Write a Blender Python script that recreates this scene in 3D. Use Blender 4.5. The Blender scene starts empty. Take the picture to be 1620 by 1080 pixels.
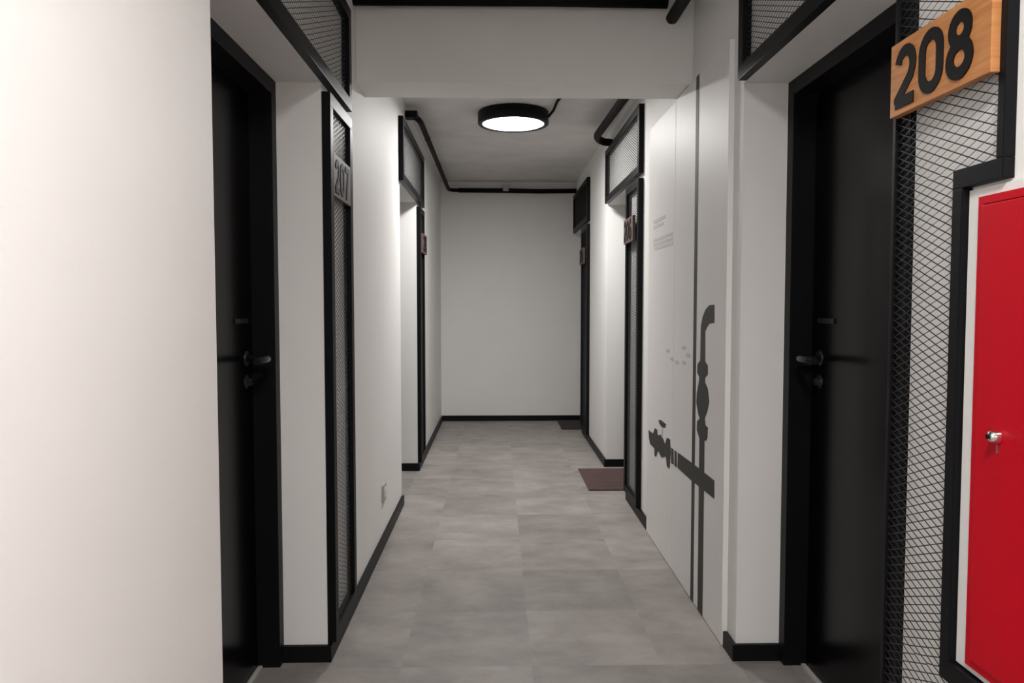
import bpy, bmesh, math, random
from mathutils import Vector, Matrix
random.seed(7)
scene = bpy.context.scene
COL = scene.collection

# ------------------------------------------------------------------ camera, world, exposure
FPX, CAM_H = 1200.0, 1.25
PITCH, YAW = math.radians(2.815), math.radians(1.144)
cam_d = bpy.data.cameras.new('camera')
cam_d.sensor_fit = 'HORIZONTAL'; cam_d.sensor_width = 36.0
cam_d.lens = 36.0 * FPX / 1620.0
cam_d.clip_start = 0.02
cam = bpy.data.objects.new('camera', cam_d); COL.objects.link(cam)
cam.location = (0, 0, CAM_H)
cam.rotation_euler = (math.radians(90) - PITCH, 0, -YAW)
scene.camera = cam

world = bpy.data.worlds.new('world'); scene.world = world
world.use_nodes = True
world.node_tree.nodes['Background'].inputs[0].default_value = (0.9, 0.92, 1.0, 1)
world.node_tree.nodes['Background'].inputs[1].default_value = 0.02

vs = scene.view_settings
vs.view_transform = 'Standard'; vs.look = 'None'; vs.gamma = 1.0
vs.use_curve_mapping = False
vs.exposure = 2.75

LAMP_POWER = 16.0           # emission strength of the round ceiling lamps

# ------------------------------------------------------------------ main dimensions (metres)
XL, XR = -0.595, 0.840      # corridor wall faces
Y0, Y1 = -6.6, 8.10         # corridor ends
ZC = 2.54                   # ceiling
WT = 0.30                   # wall thickness
HEAD = 2.00                 # door opening height
BB = 0.058                  # baseboard height
# openings (y range) and screens beside them
OPEN_L = [(1.62, 2.62), (4.70, 5.66)]
OPEN_R = [(1.57, 2.60), (4.80, 5.78), (7.33, 8.10)]

# ------------------------------------------------------------------ materials
def new_mat(name):
    m = bpy.data.materials.new(name); m.use_nodes = True
    nt = m.node_tree
    return m, nt, nt.nodes['Principled BSDF']
def N(nt, t, **kw):
    n = nt.nodes.new(t)
    for k, v in kw.items(): setattr(n, k, v)
    return n
def simple(name, col, rough=0.5, metal=0.0, spec=0.5, noise=0.0, scale=8.0, bump=0.0, bscale=200.0, coat=0.0):
    m, nt, b = new_mat(name)
    b.inputs['Base Color'].default_value = (*col, 1)
    b.inputs['Roughness'].default_value = rough
    b.inputs['Metallic'].default_value = metal
    b.inputs['Specular IOR Level'].default_value = spec
    b.inputs['Coat Weight'].default_value = coat
    tc = N(nt, 'ShaderNodeTexCoord')
    if noise:
        n = N(nt, 'ShaderNodeTexNoise'); n.inputs['Scale'].default_value = scale; n.inputs['Detail'].default_value = 5
        nt.links.new(tc.outputs['Object'], n.inputs['Vector'])
        r = N(nt, 'ShaderNodeValToRGB')
        r.color_ramp.elements[0].position = 0.3; r.color_ramp.elements[1].position = 0.7
        r.color_ramp.elements[0].color = (*[c * (1 - noise) for c in col], 1)
        r.color_ramp.elements[1].color = (*[min(1, c * (1 + noise)) for c in col], 1)
        nt.links.new(n.outputs['Fac'], r.inputs['Fac']); nt.links.new(r.outputs['Color'], b.inputs['Base Color'])
    if bump:
        n2 = N(nt, 'ShaderNodeTexNoise'); n2.inputs['Scale'].default_value = bscale; n2.inputs['Detail'].default_value = 3
        nt.links.new(tc.outputs['Object'], n2.inputs['Vector'])
        bp = N(nt, 'ShaderNodeBump'); bp.inputs['Strength'].default_value = bump; bp.inputs['Distance'].default_value = 0.002
        nt.links.new(n2.outputs['Fac'], bp.inputs['Height']); nt.links.new(bp.outputs['Normal'], b.inputs['Normal'])
    return m

M = {}
M['wall'] = simple('white_wall_paint', (0.86, 0.847, 0.828), 0.6, noise=0.015, scale=3, bump=0.12, bscale=160)
M['ceil'] = simple('grey_plaster_ceiling', (0.68, 0.66, 0.635), 0.85, noise=0.07, scale=4, bump=0.5, bscale=40)
M['black_base'] = simple('black_baseboard', (0.006, 0.006, 0.007), 0.45, spec=0.15, bump=0.05)
M['black_metal'] = simple('black_powder_coat', (0.006, 0.006, 0.007), 0.42, spec=0.12, bump=0.08, bscale=500)
M['black_mesh'] = simple('black_expanded_metal', (0.016, 0.016, 0.017), 0.4, spec=0.35)
M['door'] = simple('black_door_lacquer', (0.0016, 0.0016, 0.0021), 0.24, spec=0.13, noise=0.1, scale=3, bump=0.03, bscale=300)
M['handle'] = simple('black_handle_metal', (0.010, 0.010, 0.011), 0.3, spec=0.35)
M['steel'] = simple('brushed_steel', (0.55, 0.54, 0.52), 0.3, metal=1.0)
M['thresh'] = simple('pale_threshold_strip', (0.50, 0.49, 0.47), 0.4)
M['chrome'] = simple('chrome', (0.85, 0.84, 0.82), 0.08, metal=1.0)
M['pipe'] = simple('black_pipe_foam', (0.007, 0.0065, 0.0065), 0.6, spec=0.1, bump=0.2, bscale=90)
M['red'] = simple('red_enamel', (0.50, 0.0015, 0.012), 0.42, spec=0.15, noise=0.05, scale=3, bump=0.04, bscale=60)
M['white_enamel'] = simple('white_enamel', (0.80, 0.79, 0.77), 0.4)
M['board'] = simple('white_satin_board', (0.82, 0.805, 0.79), 0.50, spec=0.42, noise=0.012, scale=6)
M['ink'] = simple('charcoal_print', (0.030, 0.029, 0.027), 0.6, noise=0.2, scale=60)
M['ink_pale'] = simple('pale_grey_print', (0.60, 0.585, 0.57), 0.6)
M['seam'] = simple('grey_joint', (0.30, 0.29, 0.28), 0.7)
M['socket'] = simple('grey_socket_plastic', (0.42, 0.41, 0.40), 0.4)
M['digit'] = simple('burnt_black_digit', (0.006, 0.005, 0.005), 0.55, spec=0.15)
M['grout'] = simple('dark_floor_joint', (0.17, 0.158, 0.15), 0.8)
M['box_grey'] = simple('grey_junction_plastic', (0.42, 0.41, 0.40), 0.5)
M['mat_brown'] = simple('brown_coir_mat', (0.10, 0.062, 0.057), 0.95, noise=0.35, scale=120, bump=1.0, bscale=400)
M['mat_dark'] = simple('dark_coir_mat', (0.045, 0.037, 0.038), 0.95, noise=0.35, scale=120, bump=1.0, bscale=400)
M['mat_rib'] = simple('mat_rib_fibre', (0.13, 0.083, 0.076), 0.95, noise=0.3, scale=150)

def wood_mat(name, light, dark):
    m, nt, b = new_mat(name)
    tc = N(nt, 'ShaderNodeTexCoord'); mp = N(nt, 'ShaderNodeMapping')
    mp.inputs['Scale'].default_value = (4, 6, 70)
    n = N(nt, 'ShaderNodeTexNoise'); n.inputs['Scale'].default_value = 1.6; n.inputs['Detail'].default_value = 6
    r = N(nt, 'ShaderNodeValToRGB')
    r.color_ramp.elements[0].position = 0.3; r.color_ramp.elements[0].color = (*dark, 1)
    r.color_ramp.elements[1].position = 0.7; r.color_ramp.elements[1].color = (*light, 1)
    nt.links.new(tc.outputs['Object'], mp.inputs['Vector']); nt.links.new(mp.outputs['Vector'], n.inputs['Vector'])
    nt.links.new(n.outputs['Fac'], r.inputs['Fac']); nt.links.new(r.outputs['Color'], b.inputs['Base Color'])
    b.inputs['Roughness'].default_value = 0.5
    return m
M['wood'] = wood_mat('oak_plaque', (0.56, 0.25, 0.085), (0.40, 0.15, 0.042))
M['wood_dark'] = wood_mat('stained_plaque', (0.135, 0.088, 0.078), (0.075, 0.045, 0.040))

def tile_mat():
    m, nt, b = new_mat('grey_vinyl_tile')
    tc = N(nt, 'ShaderNodeTexCoord'); geo = N(nt, 'ShaderNodeNewGeometry'); oi = N(nt, 'ShaderNodeObjectInfo')
    # shift the pattern from tile to tile
    sc = N(nt, 'ShaderNodeVectorMath', operation='SCALE'); sc.inputs['Scale'].default_value = 37.0
    comb = N(nt, 'ShaderNodeCombineXYZ')
    for i in range(3): nt.links.new(oi.outputs['Random'], comb.inputs[i])
    nt.links.new(comb.outputs[0], sc.inputs[0])
    ad = N(nt, 'ShaderNodeVectorMath', operation='ADD')
    nt.links.new(geo.outputs['Position'], ad.inputs[0]); nt.links.new(sc.outputs[0], ad.inputs[1])
    n1 = N(nt, 'ShaderNodeTexNoise'); n1.inputs['Scale'].default_value = 4.5; n1.inputs['Detail'].default_value = 8; n1.inputs['Roughness'].default_value = 0.62
    mp = N(nt, 'ShaderNodeMapping'); mp.inputs['Scale'].default_value = (0.9, 1.25, 1)
    nt.links.new(ad.outputs[0], mp.inputs['Vector']); nt.links.new(mp.outputs[0], n1.inputs['Vector'])
    r = N(nt, 'ShaderNodeValToRGB')
    r.color_ramp.elements[0].position = 0.30; r.color_ramp.elements[0].color = (0.225, 0.205, 0.193, 1)
    r.color_ramp.elements[1].position = 0.72; r.color_ramp.elements[1].color = (0.385, 0.354, 0.333, 1)
    nt.links.new(n1.outputs['Fac'], r.inputs['Fac'])
    mr = N(nt, 'ShaderNodeMapRange'); mr.inputs['To Min'].default_value = 0.93; mr.inputs['To Max'].default_value = 1.13
    nt.links.new(oi.outputs['Random'], mr.inputs['Value'])
    mul = N(nt, 'ShaderNodeVectorMath', operation='SCALE')
    nt.links.new(r.outputs['Color'], mul.inputs[0]); nt.links.new(mr.outputs['Result'], mul.inputs['Scale'])
    nt.links.new(mul.outputs[0], b.inputs['Base Color'])
    b.inputs['Roughness'].default_value = 0.5
    b.inputs['Specular IOR Level'].default_value = 0.35
    n2 = N(nt, 'ShaderNodeTexNoise'); n2.inputs['Scale'].default_value = 90; n2.inputs['Detail'].default_value = 4
    nt.links.new(ad.outputs[0], n2.inputs['Vector'])
    bp = N(nt, 'ShaderNodeBump'); bp.inputs['Strength'].default_value = 0.15; bp.inputs['Distance'].default_value = 0.002
    nt.links.new(n2.outputs['Fac'], bp.inputs['Height']); nt.links.new(bp.outputs['Normal'], b.inputs['Normal'])
    return m
M['tile'] = tile_mat()

def emit_mat():
    m, nt, b = new_mat('lamp_diffuser_light')
    b.inputs['Base Color'].default_value = (0.9, 0.9, 0.88, 1)
    b.inputs['Emission Color'].default_value = (1.0, 0.98, 0.96, 1)
    b.inputs['Emission Strength'].default_value = LAMP_POWER
    return m
M['emit'] = emit_mat()

# ------------------------------------------------------------------ mesh helpers (world coordinates)
ORIGIN = {}
class MB:
    def __init__(s): s.bm = bmesh.new()
    def box(s, x0, x1, y0, y1, z0, z1, bev=0.0, seg=2):
        t = bmesh.new()
        x0, x1 = sorted((x0, x1)); y0, y1 = sorted((y0, y1)); z0, z1 = sorted((z0, z1))
        vs_ = [t.verts.new((x, y, z)) for x in (x0, x1) for y in (y0, y1) for z in (z0, z1)]
        for f in ((0, 1, 3, 2), (4, 6, 7, 5), (0, 4, 5, 1), (2, 3, 7, 6), (0, 2, 6, 4), (1, 5, 7, 3)):
            t.faces.new([vs_[i] for i in f])
        if bev: bmesh.ops.bevel(t, geom=t.edges[:], offset=bev, segments=seg, affect='EDGES', profile=0.7)
        s.merge(t); return s
    def merge(s, t):
        me = bpy.data.meshes.new('tmp'); t.to_mesh(me); t.free()
        s.bm.from_mesh(me); bpy.data.meshes.remove(me)
    def tube(s, pts, r, n=14, caps=True):
        pts = [Vector(p) for p in pts]; rings = []; bm = s.bm
        up = None
        for i, p in enumerate(pts):
            if i == 0: d = pts[1] - p
            elif i == len(pts) - 1: d = p - pts[-2]
            else: d = (pts[i + 1] - p).normalized() + (p - pts[i - 1]).normalized()
            d.normalize()
            if up is None:
                up = Vector((0, 0, 1)) if abs(d.z) < 0.9 else Vector((1, 0, 0))
            a = d.cross(up).normalized(); b = a.cross(d).normalized(); up = b
            rr = r[i] if isinstance(r, (list, tuple)) else r
            rings.append([bm.verts.new(p + a * math.cos(2 * math.pi * k / n) * rr + b * math.sin(2 * math.pi * k / n) * rr) for k in range(n)])
        for i in range(len(rings) - 1):
            for k in range(n):
                f = bm.faces.new((rings[i][k], rings[i][(k + 1) % n], rings[i + 1][(k + 1) % n], rings[i + 1][k])); f.smooth = True
        if caps:
            bm.faces.new(rings[0][::-1]); bm.faces.new(rings[-1])
        return s
    def lathe(s, prof, c, axis='z', n=48, smooth=True):
        # prof: (radius, height) pairs
        bm = s.bm; rings = []
        for r, h in prof:
            ring = []
            for k in range(n):
                a = 2 * math.pi * k / n
                u, v = r * math.cos(a), r * math.sin(a)
                if axis == 'z': q = (c[0] + u, c[1] + v, c[2] + h)
                elif axis == 'x': q = (c[0] + h, c[1] + u, c[2] + v)
                else: q = (c[0] + u, c[1] + h, c[2] + v)
                ring.append(bm.verts.new(q))
            rings.append(ring)
        for i in range(len(rings) - 1):
            for k in range(n):
                f = bm.faces.new((rings[i][k], rings[i][(k + 1) % n], rings[i + 1][(k + 1) % n], rings[i + 1][k])); f.smooth = smooth
        bm.faces.new(rings[0][::-1]); bm.faces.new(rings[-1])
        return s
    def wall_poly(s, pts, xa, xb):
        # polygon given in (y, z), extruded from plane x=xa to x=xb
        bm = s.bm
        a = [bm.verts.new((xa, y, z)) for y, z in pts]; b = [bm.verts.new((xb, y, z)) for y, z in pts]
        bm.faces.new(a); bm.faces.new(b[::-1])
        for i in range(len(pts)):
            j = (i + 1) % len(pts)
            bm.faces.new((a[i], b[i], b[j], a[j]))
        return s
    def ribbon(s, pts, w, xa, xb, closed=False):
        # thick stroke along (y, z) points, extruded in x
        n = len(pts); L = []; R = []
        for i in range(n):
            p = Vector(pts[i])
            pa = Vector(pts[i - 1]) if (i > 0 or closed) else None
            pb = Vector(pts[(i + 1) % n]) if (i < n - 1 or closed) else None
            d1 = (p - pa).normalized() if pa is not None else None
            d2 = (pb - p).normalized() if pb is not None else None
            d1 = d1 or d2; d2 = d2 or d1
            n1 = Vector((-d1.y, d1.x)); n2 = Vector((-d2.y, d2.x))
            m = n1 + n2
            m = m.normalized() if m.length > 1e-6 else n1
            k = min(1.8, 1 / max(0.3, m.dot(n1)))
            L.append(p + m * w / 2 * k); R.append(p - m * w / 2 * k)
        bm = s.bm
        v = [[bm.verts.new((x, q.x, q.y)) for q in S] for S in (L, R) for x in (xa, xb)]
        La, Lb, Ra, Rb = v
        for i in range(n if closed else n - 1):
            j = (i + 1) % n
            for quad in ((La[i], La[j], Ra[j], Ra[i]), (Lb[i], Rb[i], Rb[j], Lb[j]), (La[i], Lb[i], Lb[j], La[j]), (Ra[i], Ra[j], Rb[j], Rb[i])):
                bm.faces.new(quad)
        if not closed:
            bm.faces.new((La[0], Ra[0], Rb[0], Lb[0])); bm.faces.new((La[-1], Lb[-1], Rb[-1], Ra[-1]))
        return s
    def build(s, name, mat, parent=None, recalc=True):
        if recalc: bmesh.ops.recalc_face_normals(s.bm, faces=s.bm.faces[:])
        if parent is not None:
            o3 = ORIGIN[parent]
        else:
            xs = [v.co for v in s.bm.verts]
            lo = [min(c[i] for c in xs) for i in range(3)]; hi = [max(c[i] for c in xs) for i in range(3)]
            o3 = Vector(((lo[0] + hi[0]) / 2, (lo[1] + hi[1]) / 2, lo[2]))
        bmesh.ops.translate(s.bm, verts=s.bm.verts[:], vec=-o3)
        me = bpy.data.meshes.new(name); s.bm.to_mesh(me); s.bm.free()
        me.materials.append(M[mat])
        o = bpy.data.objects.new(name, me); COL.objects.link(o)
        if parent is not None: o.parent = parent
        else: o.location = o3
        ORIGIN[o] = o3
        return o
def box(*a, **k): return MB().box(*a, **k)
def tag(o, label, cat, group=None, kind=None):
    o['label'] = label
    if cat: o['category'] = cat
    if group: o['group'] = group
    if kind: o['kind'] = kind
    return o
def empty(name, loc, label, cat, group=None, kind=None):
    o = bpy.data.objects.new(name, None); COL.objects.link(o)
    o.location = loc; o.empty_display_size = 0.1
    ORIGIN[o] = Vector(loc)
    return tag(o, label, cat, group, kind)
def struct(o, label, cat): return tag(o, label, cat, kind='structure')

# ------------------------------------------------------------------ the corridor shell
def side_wall(name, xa, xb, opens, label):
    mb = MB(); y = Y0
    for a, b in opens:
        mb.box(xa, xb, y, a, 0, ZC); mb.box(xa, xb, a, b, HEAD, ZC); y = b
    if y < Y1: mb.box(xa, xb, y, Y1, 0, ZC)
    return struct(mb.build(name, 'wall'), label, 'wall')
side_wall('wall_left', XL, XL - WT, OPEN_L, 'white plaster wall with two door openings, bare up to the first door')
side_wall('wall_right', XR, XR + WT, OPEN_R, 'white plaster wall with three door openings behind the red cabinet')
struct(box(XL - WT, XR + WT, Y1, Y1 + 0.15, 0, ZC).build('wall_far', 'wall'), 'plain white end wall closing the corridor', 'wall')
struct(box(XL - WT, XR + WT, Y0 - 0.15, Y0, 0, ZC).build('wall_near', 'wall'), 'white wall closing the corridor behind the viewer', 'wall')
struct(box(XL - WT, XR + WT, Y0 - 0.15, Y1 + 0.15, ZC, ZC + 0.12).build('ceiling', 'ceil'), 'grey rough plaster ceiling of the corridor', 'ceiling')
struct(box(XL, XR, 3.27, 3.50, 2.185, ZC, bev=0.004).build('trim_1', 'wall'), 'white beam crossing the corridor under the ceiling', 'beam')

floor = struct(box(XL - WT, XR + WT, Y0 - 0.15, Y1 + 0.15, -0.08, -0.0022).build('floor', 'grout'), 'grey square vinyl tiles covering the corridor floor', 'floor')
# tiles, clipped to the corridor and the door recesses
TX = [-0.33 + 0.45 * i for i in range(-2, 5)]
TY = [3.51 + 0.4725 * i for i in range(-22, 11)]
rects = [(XL, XR, Y0, Y1)] + [(XL - 0.26, XL, a, b) for a, b in OPEN_L] + [(XR, XR + 0.26, a, b) for a, b in OPEN_R]
G = 0.00015
tile_mesh = {}
for i in range(len(TX) - 1):
    for j in range(len(TY) - 1):
        for (a, b, c, d) in rects:
            x0, x1 = max(a, TX[i] + G), min(b, TX[i + 1] - G)
            y0, y1 = max(c, TY[j] + G), min(d, TY[j + 1] - G)
            if x1 - x0 < 0.004 or y1 - y0 < 0.004: continue
            key = (round(x1 - x0, 3), round(y1 - y0, 3))
            if key not in tile_mesh:
                t = box(0, key[0], 0, key[1], 0, 0.0022).bm
                me = bpy.data.meshes.new('floor_tile'); t.to_mesh(me); t.free(); me.materials.append(M['tile']); tile_mesh[key] = me
            o = bpy.data.objects.new('floor_tile', tile_mesh[key]); COL.objects.link(o)
            o.parent = floor
            o.location = Vector((x0, y0, -0.0022)) - ORIGIN[floor]

# baseboards
T = 0.016
bl = MB()
bl.box(XL, XL + T, Y0, 1.62, 0, BB, bev=0.002)
bl.box(XL, XL + T, 2.62 - T, 4.70, 0, BB, bev=0.002); bl.box(XL, XL - 0.152, 2.62, 2.62 - T, 0, BB, bev=0.002)
bl.box(XL, XL + T, 5.66 - T, Y1 - T, 0, BB, bev=0.002); bl.box(XL, XL - 0.152, 5.66, 5.66 - T, 0, BB, bev=0.002)
struct(bl.build('baseboard_left', 'black_base'), 'low black baseboard along the wall with the socket', 'baseboard')
br = MB()
br.box(XR, XR - T, Y0, 1.57, 0, BB, bev=0.002)
br.box(XR, XR - T, 2.60 - T, 2.70, 0, BB, bev=0.002); br.box(XR, XR + 0.152, 2.60, 2.60 - T, 0, BB, bev=0.002)
br.box(XR, XR - T, 4.105, 4.80, 0, BB, bev=0.002)
br.box(XR, XR - T, 5.78 - T, 7.33, 0, BB, bev=0.002); br.box(XR, XR + 0.152, 5.78, 5.78 - T, 0, BB, bev=0.002)
struct(br.build('baseboard_right', 'black_base'), 'low black baseboard beside the printed white panel', 'baseboard')
struct(box(XL, XR + 0.152, Y1 - T, Y1, 0, BB, bev=0.002).build('baseboard_far', 'black_base'), 'low black baseboard along the end wall', 'baseboard')

# ------------------------------------------------------------------ doors
def make_door(idx, side, ya, yb, label):
    s = -1 if side == 'L' else 1
    xw = XL if side == 'L' else XR
    X = lambda d: xw + s * d
    root = empty('door_%d' % idx, (X(0.24), (ya + yb) / 2, 0), label, 'door', kind='structure')
    fw = 0.05
    fr = MB()
    fr.box(X(0.152), X(0.265), ya, ya + fw, 0.0, HEAD, bev=0.002)
    fr.box(X(0.152), X(0.265), yb - fw, yb, 0.0, HEAD, bev=0.002)
    fr.box(X(0.152), X(0.265), ya + fw, yb - fw, HEAD - fw, HEAD, bev=0.002)
    fr.build('door_frame', 'black_metal', root)
    leaf = box(X(0.228), X(0.258), ya + fw + 0.003, yb - fw - 0.003, 0.012, HEAD - fw - 0.003, bev=0.003).build('door_leaf', 'door', root)
    box(X(0.212), X(0.2275), ya + fw, yb - fw, 0.0, 0.008, bev=0.002).build('threshold', 'thresh', root)
    yh = yb - fw - 0.075
    h = MB()
    h.lathe([(0.026, 0), (0.026, s * -0.006), (0.022, s * -0.009)], (X(0.228), yh, 1.072), axis='x', n=24)
    h.tube([(X(0.226), yh, 1.072), (X(0.165), yh, 1.072), (X(0.155), yh - 0.006, 1.072), (X(0.150), yh - 0.02, 1.072), (X(0.150), yh - 0.135, 1.072)], 0.0105, n=12)
    h.build('door_handle', 'handle', leaf)
    MB().lathe([(0.024, 0), (0.024, s * -0.006), (0.012, s * -0.008), (0.012, s * -0.02)], (X(0.228), yh, 0.995), axis='x', n=24).build('lock_cylinder', 'handle', leaf)
    box(X(0.228), X(0.222), yh - 0.10, yh + 0.02, 1.188, 1.204, bev=0.002).build('latch_plate', 'handle', leaf)
    for z in (0.25, 1.0, 1.72):
        MB().tube([(X(0.223), ya + fw + 0.001, z), (X(0.223), ya + fw + 0.001, z + 0.10)], 0.007, n=10).build('hinge', 'handle', leaf)
    return root
make_door(1, 'L', *OPEN_L[0], 'matte black door in the deep recess facing the 208 plaque')
make_door(2, 'L', *OPEN_L[1], 'black door in the far recess beyond the wall socket')
make_door(3, 'R', *OPEN_R[0], 'glossy black door beside the mesh screen with the 208 plaque')
make_door(4, 'R', *OPEN_R[1], 'black door in the recess with the brown doormat')
make_door(5, 'R', *OPEN_R[2], 'black door in the corner against the end wall')

# ------------------------------------------------------------------ expanded-metal screens
A, B = 0.042, 0.0166
def expanded(mb, xf, xb, y0, y1, z0, z1, st=0.0019):
    """zigzag strands of expanded metal in the plane x, tilted a little as stretched sheet is"""
    bm = mb.bm
    k0, k1 = math.ceil(y0 / (A / 2)), math.floor(y1 / (A / 2))
    j0, j1 = math.ceil(z0 / (B / 2)), math.floor(z1 / (B / 2))
    tl = 0.0003
    for j in range(j0, j1 + 1):
        ring = []
        cols = []
        zc = lambda k: j * B / 2 + (B / 4 if (k + j) % 2 == 0 else -B / 4)
        ys = [k * A / 2 for k in range(k0, k1 + 1)]; zs = [zc(k) for k in range(k0, k1 + 1)]
        if ys[0] - y0 > 1e-4:
            f = (ys[0] - y0) / (A / 2); z_ = zs[0] + f * (zc(k0 - 1) - zs[0]); ys.insert(0, y0); zs.insert(0, z_)
        if y1 - ys[-1] > 1e-4:
            f = (y1 - ys[-1]) / (A / 2); z_ = zs[-1] + f * (zc(k1 + 1) - zs[-1]); ys.append(y1); zs.append(z_)
        for y, z in zip(ys, zs):
            z = min(max(z, z0 + st / 2), z1 - st / 2)
            ring.append([bm.verts.new(q) for q in ((xf, y, z - st / 2 - tl), (xf, y, z + st / 2 - tl), (xb, y, z + st / 2 + tl), (xb, y, z - st / 2 + tl))])
        for a, b in zip(ring[:-1], ring[1:]):
            for q in range(4):
                bm.faces.new((a[q], a[(q + 1) % 4], b[(q + 1) % 4], b[q]))
FP = 0.030   # how far frames stand off the wall
def bar(root, name, side, ya, yb, za, zb, fp=FP):
    s = 1 if side == 'L' else -1
    xw = XL if side == 'L' else XR
    return box(xw, xw + s * fp, ya, yb, za, zb, bev=0.002).build(name, 'black_metal', root)
def sheet(root, side, regs, depth=0.001, st=0.0019):
    s = 1 if side == 'L' else -1
    xw = XL if side == 'L' else XR
    mb = MB()
    for (ya, yb, za, zb) in regs: expanded(mb, xw + s * (0.016 + depth / 2), xw + s * (0.016 - depth / 2), ya, yb, za, zb, st)
    o = mb.build('mesh_sheet', 'black_mesh', root, recalc=True)
    o['kind'] = 'stuff'
    return o
FW = 0.045
def transom(side, ya, yb, label, z0=2.0, z1=2.39, depth=0.001):
    xw = XL if side == 'L' else XR
    root = empty('transom_screen', (xw, (ya + yb) / 2, z0), label, 'mesh screen', 'mesh screens above the doors')
    bar(root, 'rail', side, ya, yb, z0, z0 + FW); bar(root, 'rail', side, ya, yb, z1 - FW, z1)
    bar(root, 'stile', side, ya, ya + FW, z0 + FW, z1 - FW); bar(root, 'stile', side, yb - FW, yb, z0 + FW, z1 - FW)
    sheet(root, side, [(ya + FW, yb - FW, z0 + FW, z1 - FW)], depth)
def side_screen(side, ya, yb, label, z0=BB + 0.004, z1=1.972, depth=0.001):
    xw = XL if side == 'L' else XR
    root = empty('side_screen', (xw, (ya + yb) / 2, z0), label, 'mesh screen', 'mesh screens beside the doors')
    bar(root, 'rail', side, ya, yb, z0, z0 + FW); bar(root, 'rail', side, ya, yb, z1 - FW, z1)
    bar(root, 'stile', side, ya, ya + FW, z0 + FW, z1 - FW); bar(root, 'stile', side, yb - FW, yb, z0 + FW, z1 - FW)
    sheet(root, side, [(ya + FW, yb - FW, z0 + FW, z1 - FW)], depth)
transom('L', 1.56, 3.02, 'black framed mesh screen above the door opposite the 208 plaque')
side_screen('L', 2.625, 3.02, 'tall narrow mesh screen beside the door opposite the 208 plaque')
transom('L', 4.66, 6.00, 'black framed mesh screen above the door past the wall socket', depth=0.0022)
side_screen('L', 5.665, 6.00, 'tall narrow mesh screen beside the door past the wall socket', depth=0.0022)
transom('R', 1.19, 2.575, 'black framed mesh screen above the 208 door')
transom('R', 4.36, 5.72, 'black framed mesh screen above the door with the brown mat', depth=0.0024)
side_screen('R', 4.36, 4.795, 'tall narrow mesh screen between the printed panel and the brown mat', depth=0.0018)
transom('R', 6.85, Y1 - 0.005, 'black framed mesh screen reaching the end wall', depth=0.005)
side_screen('R', 6.85, 7.325, 'tall narrow mesh screen by the dark doormat', depth=0.005)

# the notched screen beside door 208, cut out around the red cabinet
r8 = empty('notched_screen', (XR, 1.38, BB), 'mesh screen with black frame notched around the red cabinet', 'mesh screen', 'mesh screens beside the doors')
YA, YB = 1.225, 1.573            # near and door-side edges
YC0, YC1 = 1.332, 1.361         # post beside the cut-out
ZN0, ZN1 = 0.562, 0.600         # bar under the cut-out
ZT0, ZT1 = 1.455, 1.489         # bar above the cut-out
SW = 0.019
Z0, Z1 = BB + 0.004, 1.972
bar(r8, 'stile', 'R', YB - 0.012, YB, Z0, Z1, fp=0.020)
xw = XR
box(xw, xw - 0.012, YB - 0.052, YB - 0.012, Z0, Z1, bev=0.001).build('stile', 'black_metal', r8)   # behind the sheet
bar(r8, 'stile', 'R', YA, YA + SW, ZT1, Z1 - FW, fp=0.020)
bar(r8, 'stile', 'R', YC0, YC1, ZN1, ZT0, fp=0.020)
bar(r8, 'stile', 'R', YA, YA + SW, Z0 + FW, ZN0, fp=0.020)
bar(r8, 'rail', 'R', YA, YB - 0.012, Z1 - FW, Z1, fp=0.020)
bar(r8, 'rail', 'R', YA, YC1, ZT0, ZT1, fp=0.020)
bar(r8, 'rail', 'R', YA, YC1, ZN0, ZN1, fp=0.020)
bar(r8, 'rail', 'R', YA, YB - 0.012, Z0, Z0 + FW, fp=0.020)
sheet(r8, 'R', [(YA + SW, YB - 0.012, ZT1, Z1 - FW), (YC1, YB - 0.012, ZN0, ZT1), (YA + SW, YB - 0.012, Z0 + FW, ZN0)], 0.0006, 0.0017)

# ------------------------------------------------------------------ red fire cabinet
cb = empty('fire_hose_cabinet', (XR, 0.94, 0.606), 'red steel wall cabinet with white surround and round lock', 'cabinet')
YK0, YK1, ZK0, ZK1 = 0.60, 1.330, 0.604, 1.449
e = 0.023
body = MB()
EL, EB = 0.038, 0.014
body.box(XR, XR - 0.008, YK1 - EL, YK1, ZK0, ZK1, bev=0.001); body.box(XR, XR - 0.008, YK0, YK0 + e, ZK0, ZK1, bev=0.001)
body.box(XR, XR - 0.008, YK0 + e, YK1 - EL, ZK0, ZK0 + EB, bev=0.001); body.box(XR, XR - 0.008, YK0 + e, YK1 - EL, ZK1 - e * 0.7, ZK1, bev=0.001)
body.build('surround', 'white_enamel', cb)
fr = MB()
ya, yb, za, zb = YK0 + e, YK1 - EL, ZK0 + EB, ZK1 - e * 0.7
q = 0.014
fr.box(XR, XR - 0.016, yb - q, yb, za, zb, bev=0.0015); fr.box(XR, XR - 0.016, ya, ya + q, za, zb, bev=0.0015)
fr.box(XR, XR - 0.016, ya + q, yb - q, za, za + q, bev=0.0015); fr.box(XR, XR - 0.016, ya + q, yb - q, zb - q, zb, bev=0.0015)
fr.build('cabinet_frame', 'red', cb)
cd = box(XR, XR - 0.020, ya + q + 0.0015, yb - q - 0.0015, za + q + 0.0015, zb - q - 0.0015, bev=0.003).build('cabinet_door', 'red', cb)
MB().lathe([(0.012, 0), (0.012, -0.004), (0.0105, -0.009), (0.0095, -0.014), (0.007, -0.017), (0.002, -0.018)], (XR - 0.019, 1.215, 1.034), axis='x', n=32).build('round_lock', 'chrome', cd)
box(XR - 0.020, XR - 0.0225, 1.2135, 1.2165, 1.006, 1.020, bev=0.0005).build('key_tab', 'steel', cd)
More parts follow.
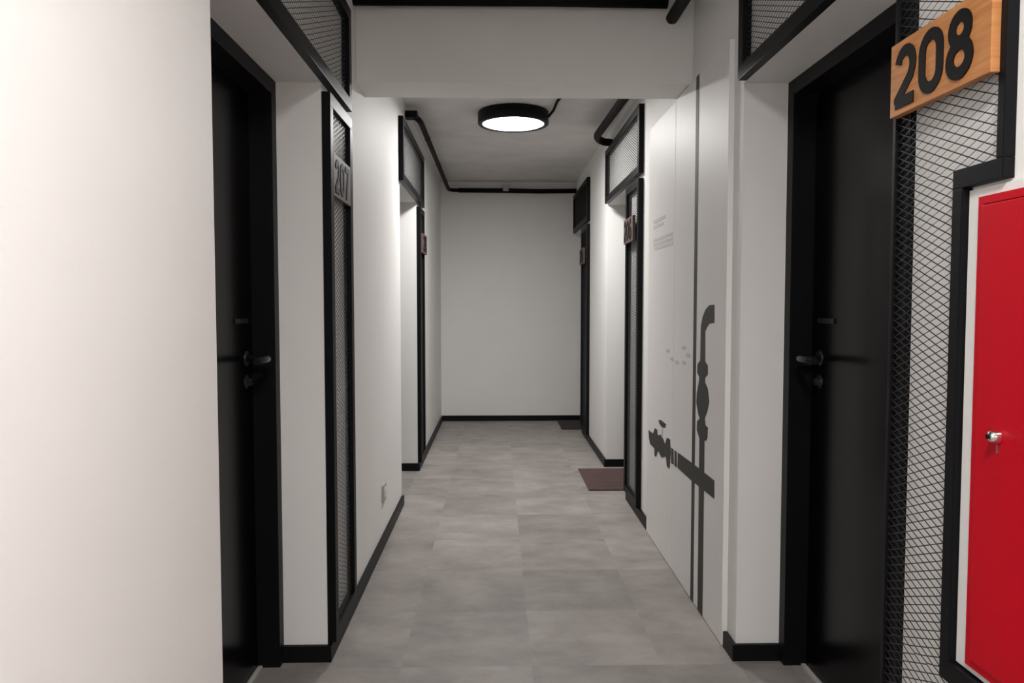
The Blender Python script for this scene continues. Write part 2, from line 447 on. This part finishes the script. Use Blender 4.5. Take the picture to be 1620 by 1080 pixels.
MB().lathe([(0.004, 0), (0.004, -0.003)], (XR - 0.0365, 1.215, 1.034), axis='x', n=12).build('keyhole', 'black_metal', cd)

# ------------------------------------------------------------------ number plaques
def arc(cx, cz, rx, rz, a0, a1, n):
    return [(cx + rx * math.cos(math.radians(a0 + (a1 - a0) * i / n)), cz + rz * math.sin(math.radians(a0 + (a1 - a0) * i / n))) for i in range(n + 1)]
def glyph(ch):
    """strokes in a unit cell 0..1 wide, 0..1 tall: (points, closed)"""
    if ch == '0':
        return [(arc(.5, .66, .36, .25, 0, 180, 14) + arc(.5, .34, .36, .25, 180, 360, 14), True)]
    if ch == '8':
        return [(arc(.5, .725, .29, .185, 0, 345, 23), True), (arc(.5, .295, .35, .215, 0, 345, 23), True)]
    if ch == '2':
        return [(arc(.5, .66, .34, .25, 165, -20, 14) + [(.74, .46), (.15, .13), (.15, .09)], False), ([(.08, .085), (.90, .085)], False)]
    if ch == '7':
        return [([(.08, .91), (.88, .91), (.34, .02)], False)]
    if ch == '6':
        return [(arc(.5, .31, .35, .23, 0, 345, 23), True), ([(.15, .33), (.18, .55), (.36, .78), (.66, .95)], False)]
    if ch == '5':
        return [([(.82, .91), (.2, .91), (.17, .52)] + arc(.48, .31, .34, .235, 120, -150, 16), False)]
    if ch == '4':
        return [([(.92, .27), (.06, .27), (.62, .93)], False), ([(.66, .02), (.66, .60)], False)]
    return []
def plaque(side, y_start, y_end, z0, z1, text, mat, label, digit_w=0.0795, margin=0.017, off=FP, th=0.016):
    """y_start is where the reader's left edge of the plaque is"""
    s = 1 if side == 'L' else -1
    xw = XL if side == 'L' else XR
    xa = xw + s * off; xb = xa + s * th
    d = 1 if y_end > y_start else -1
    root = empty('number_plaque', (xa, (y_start + y_end) / 2, z0), label, 'plaque', 'wooden door number plaques')
    box(xa, xb, y_start, y_end, z0, z1, bev=0.0015).build('plaque_board', mat, root)
    H = z1 - z0
    u = margin
    for ch in text:
        mb = MB()
        for gi, (pts, closed) in enumerate(glyph(ch)):
            P = [(y_start + d * (u + p[0] * digit_w), z0 + H * 0.09 + p[1] * H * 0.82) for p in pts]
            mb.ribbon(P, digit_w * 0.275, xb - s * 0.0005, xb + s * (0.0022 + 0.0005 * gi), closed)
        mb.build('digit', 'digit', root)
        u += digit_w + 0.0085
plaque('R', 1.556, 1.240, 1.628, 1.772, '208', 'wood', 'large oak plaque reading 208 on the notched mesh screen', off=0.020)
plaque('L', 2.672, 2.972, 1.628, 1.775, '207', 'wood_dark', 'dull brown number plaque on the screen facing the 208 plaque', digit_w=0.076, off=0.0175, th=0.0125)
plaque('R', 4.760, 4.445, 1.622, 1.770, '206', 'wood_dark', 'brown number plaque on the screen beside the printed panel')
plaque('L', 5.70, 6.00, 1.635, 1.780, '205', 'wood_dark', 'brown number plaque on the screen past the wall socket')
plaque('R', 7.28, 6.965, 1.622, 1.770, '204', 'wood_dark', 'dark number plaque on the screen by the dark doormat')

# ------------------------------------------------------------------ printed white panel on the right wall
BX = XR - 0.020
pn = empty('printed_panel', (XR, 3.4, 0.0), 'tall white boards printed with a charcoal lamp post and rail drawing', 'wall panel')
for a, b in ((2.70, 3.118), (3.121, 3.500), (3.503, 4.10)):
    box(XR, BX, a, b, 0.004, 2.182, bev=0.0025).build('board', 'board', pn)
PX = BX - 0.0012
def prt(pts, mat='ink', name='print'):
    return MB().wall_poly(pts, BX, PX).build(name, mat, pn)
prt([(3.145, 0.006), (3.100, 0.006), (3.100, 2.180), (3.145, 2.180)], name='printed_thin_post')
prt([(3.030, 0.006), (2.957, 0.006), (2.957, 0.716), (3.032, 0.707)], name='printed_post_foot')
prt([(3.073, 1.006), (3.034, 1.024), (2.963, 1.026), (2.925, 1.011), (2.923, 0.977), (2.96, 0.96), (2.959, 0.942), (2.921, 0.922), (2.898, 0.874), (2.923, 0.833), (2.959, 0.8), (2.945, 0.774), (2.914, 0.772), (2.916, 0.731), (2.936, 0.713), (2.957, 0.716), (3.032, 0.707), (3.046, 0.718), (3.074, 0.735), (3.069, 0.772), (3.03, 0.789), (3.05, 0.8), (3.086, 0.846), (3.081, 0.883), (3.05, 0.937), (3.044, 0.955), (3.078, 0.97)], name='printed_baluster')
prt([(3.034, 1.024), (2.963, 1.026), (2.966, 1.143), (2.945, 1.158), (2.914, 1.174), (2.842, 1.18), (2.846, 1.248), (2.912, 1.246), (2.965, 1.229), (3.007, 1.199), (3.030, 1.162)], name='printed_hook')
def prt2(pts, name):   # pieces crossing the posts lie a hair in front
    return MB().wall_poly(pts, BX, PX - 0.0006).build(name, 'ink', pn)
prt2([(3.391, 0.579), (3.154, 0.584), (3.058, 0.585), (2.817, 0.586), (2.814, 0.517), (2.951, 0.515), (3.15, 0.508), (3.397, 0.51)], 'printed_rail')
prt2([(3.455, 0.577), (3.415, 0.578), (3.412, 0.508), (3.452, 0.505)], 'printed_collar')
prt2([(3.522, 0.577), (3.478, 0.576), (3.471, 0.508), (3.519, 0.502)], 'printed_collar')
prt2([(4.055, 0.571), (3.938, 0.572), (3.889, 0.609), (3.84, 0.609), (3.827, 0.581), (3.757, 0.598), (3.689, 0.585), (3.655, 0.567), (3.613, 0.608), (3.55, 0.61), (3.533, 0.551), (3.554, 0.471), (3.607, 0.469), (3.63, 0.513), (3.729, 0.488), (3.812, 0.507), (3.858, 0.464), (3.895, 0.464), (3.897, 0.501), (4.012, 0.505), (4.04, 0.533)], 'printed_finial')
prt2([(3.807, 0.663), (3.749, 0.672), (3.637, 0.669), (3.658, 0.647), (3.725, 0.641), (3.783, 0.649)], 'printed_knob')
prt([(3.732, 0.642), (3.700, 0.643), (3.705, 0.595), (3.739, 0.592)], 'ink_pale', 'printed_stem')
# faint printed lines of lettering, too blurred to read, and a ring of dots
for (ya_, yb_, z_, h_) in ((3.97, 3.70, 1.668, 0.016), (3.97, 3.74, 1.640, 0.016), (3.97, 3.54, 1.572, 0.014), (3.97, 3.54, 1.550, 0.014), (3.94, 3.54, 1.528, 0.014)):
    prt([(ya_, z_), (yb_, z_), (yb_, z_ + h_), (ya_, z_ + h_)], 'ink_pale', 'printed_faint_line')
for (y_, z_) in ((3.61, 1.026), (3.305, 1.059), (3.226, 1.031), (3.53, 0.993), (3.43, 0.985), (3.302, 0.993)):
    prt([(y_ + 0.035 * math.cos(t * math.pi / 6), z_ + 0.009 * math.sin(t * math.pi / 6)) for t in range(12)], 'ink_pale', 'printed_dot')

# ------------------------------------------------------------------ ceiling lamps
def lamp(x, y, label):
    root = empty('ceiling_lamp', (x, y, ZC - 0.085), label, 'lamp', 'round ceiling lamps')
    R = 0.238
    MB().lathe([(R - 0.012, 0.085), (R, 0.079), (R, 0.006), (R - 0.006, 0.0), (R - 0.030, 0.0), (R - 0.034, 0.006), (R - 0.034, 0.020)], (x, y, ZC - 0.085), n=64).build('housing', 'black_metal', root)
    prof = [(R - 0.0345, 0.012)] + [((R - 0.035) * math.cos(a), 0.006 - 0.008 * math.sin(a)) for a in [math.pi / 2 * i / 6 for i in range(6)]] + [(0.004, -0.002)]
    MB().lathe(prof, (x, y, ZC - 0.085), n=64).build('diffuser', 'emit', root)
    return root
lamp(0.112, 5.17, 'lit round ceiling lamp with black rim beyond the beam')
lamp(0.160, 0.10, 'lit round ceiling lamp with black rim close to the red cabinet')
lamp(0.120, -4.9, 'added round fill lamp with black rim, unseen behind the viewer')  # unseen fill lamp, added to brighten the beam, door reveals and end wall

# ------------------------------------------------------------------ pipes and conduits
def bend(c, p0, p1, n=6):
    """quadratic corner through control point c"""
    c, p0, p1 = Vector(c), Vector(p0), Vector(p1)
    return [((1 - t) ** 2) * p0 + 2 * t * (1 - t) * c + t * t * p1 for t in [i / n for i in range(n + 1)]]
# right pipe through the beam, hooking into the wall
p = empty('insulated_pipe', (0.745, 4.2, 2.445), 'thick black insulated pipe under the ceiling hooking into the wall', 'pipe')
mb = MB(); mb.tube([(0.745, 2.2, 2.462), (0.745, 3.27, 2.462)], 0.026); mb.build('pipe_run', 'pipe', p)
mb = MB(); mb.tube([(0.745, 3.50, 2.448)] + [(0.745, 4.4, 2.447), (0.728, 4.9, 2.444)] + bend((0.71, 5.52, 2.44), (0.712, 5.36, 2.441), (0.775, 5.55, 2.425)) + [(XR, 5.56, 2.42)], 0.027)
mb.build('pipe_run', 'pipe', p)
# near pipe crossing in front of the beam top
p = empty('cross_pipe', (0.1, 3.215, 2.5), 'straight black pipe crossing under the ceiling along the beam', 'pipe')
MB().tube([(XL, 3.222, 2.512)] + [(0.2, 3.222, 2.514), (0.714, 3.222, 2.509)], 0.025).build('pipe_run', 'pipe', p)
for x in (-0.3, 0.45): MB().box(x - 0.012, x + 0.012, 3.196, 3.248, 2.512, ZC, bev=0.001).build('pipe_clip', 'black_metal', p)
# left conduit that follows the wall top and the end wall
p = empty('wall_conduit', (-0.5, 6.4, 2.45), 'thin black conduit following the wall top and the end wall', 'pipe')
zc = 2.452
pts = [(XL, 5.02, zc + 0.02), (-0.545, 5.02, zc + 0.02)] + bend((-0.505, 5.03, zc), (-0.535, 5.02, zc + 0.018), (-0.503, 5.12, zc)) + [(-0.503, 6.2, zc), (-0.503, 7.4, zc - 0.006)] + bend((-0.503, 8.04, zc - 0.008), (-0.503, 7.92, zc - 0.008), (-0.40, 8.045, zc - 0.008))
MB().tube(pts, 0.019).build('pipe_run', 'pipe', p)
MB().tube([(-0.40, 8.045, zc - 0.008), (0.1, 8.045, zc - 0.010), (0.45, 8.045, zc - 0.016), (XR, 8.045, zc - 0.010)], 0.024).build('pipe_run', 'pipe', p)
box(-0.592, -0.515, 4.985, 5.06, 2.455, 2.502, bev=0.004).build('wall_sleeve', 'black_metal', p)
for y in (5.6, 6.6, 7.5): MB().lathe([(0.0215, -0.009), (0.0215, 0.009)], (-0.503, y, zc - 0.003 * max(0, (y - 6.2) / 1.2)), axis='y', n=18).build('conduit_clip', 'black_metal', p)
o = box(0.065, 0.125, 8.015, Y1, 2.435, 2.495, bev=0.004).build('junction_box', 'box_grey'); tag(o, 'small grey junction box clamped on the end wall conduit', 'box')
# lamp cable
cbm = MB(); cbm.tube([(0.345, 5.10, 2.495), (0.372, 5.02, 2.515), (0.385, 4.86, 2.532), (0.42, 4.60, 2.533)], 0.009, n=10)
o = cbm.build('lamp_cable', 'pipe'); tag(o, 'short black cable running from the lit lamp along the ceiling', 'cable')

# ------------------------------------------------------------------ small things
so = empty('wall_socket', (XL, 3.93, 0.225), 'small grey socket low on the white wall before the far door', 'socket')
box(XL, XL + 0.011, 3.885, 3.975, 0.225, 0.315, bev=0.003).build('cover_plate', 'socket', so)
MB().lathe([(0.030, 0.0), (0.030, 0.003), (0.026, 0.003)], (XL + 0.0105, 3.93, 0.27), axis='x', n=28).build('socket_ring', 'white_enamel', so)
for dy in (-0.0095, 0.0095): MB().lathe([(0.0028, 0), (0.0028, 0.0012)], (XL + 0.0133, 3.93 + dy, 0.27), axis='x', n=10).build('pin_hole', 'black_metal', so)

def doormat(x0, x1, y0, y1, mat, label):
    root = empty('doormat', ((x0 + x1) / 2, (y0 + y1) / 2, 0), label, 'doormat', 'doormats')
    mb = MB()
    nx, ny = 8, 46
    pad = box(x0, x1, y0, y1, 0.0, 0.009, bev=0.002); pad.build('mat_base', mat, root)
    rb = MB(); n = 22
    for i in range(n):
        a = y0 + 0.012 + (y1 - y0 - 0.024) * i / n
        rb.box(x0 + 0.012, x1 - 0.012, a, a + (y1 - y0) / n * 0.55, 0.0085, 0.0125, bev=0.0012, seg=1)
    o = rb.build('mat_ribs', 'mat_rib' if mat == 'mat_brown' else mat, root); o['kind'] = 'stuff'
doormat(0.615, 1.015, 5.02, 5.68, 'mat_brown', 'brown ribbed doormat in front of the recessed door')
doormat(0.645, 1.015, 7.50, 8.07, 'mat_dark', 'dark doormat in the corner by the end wall')
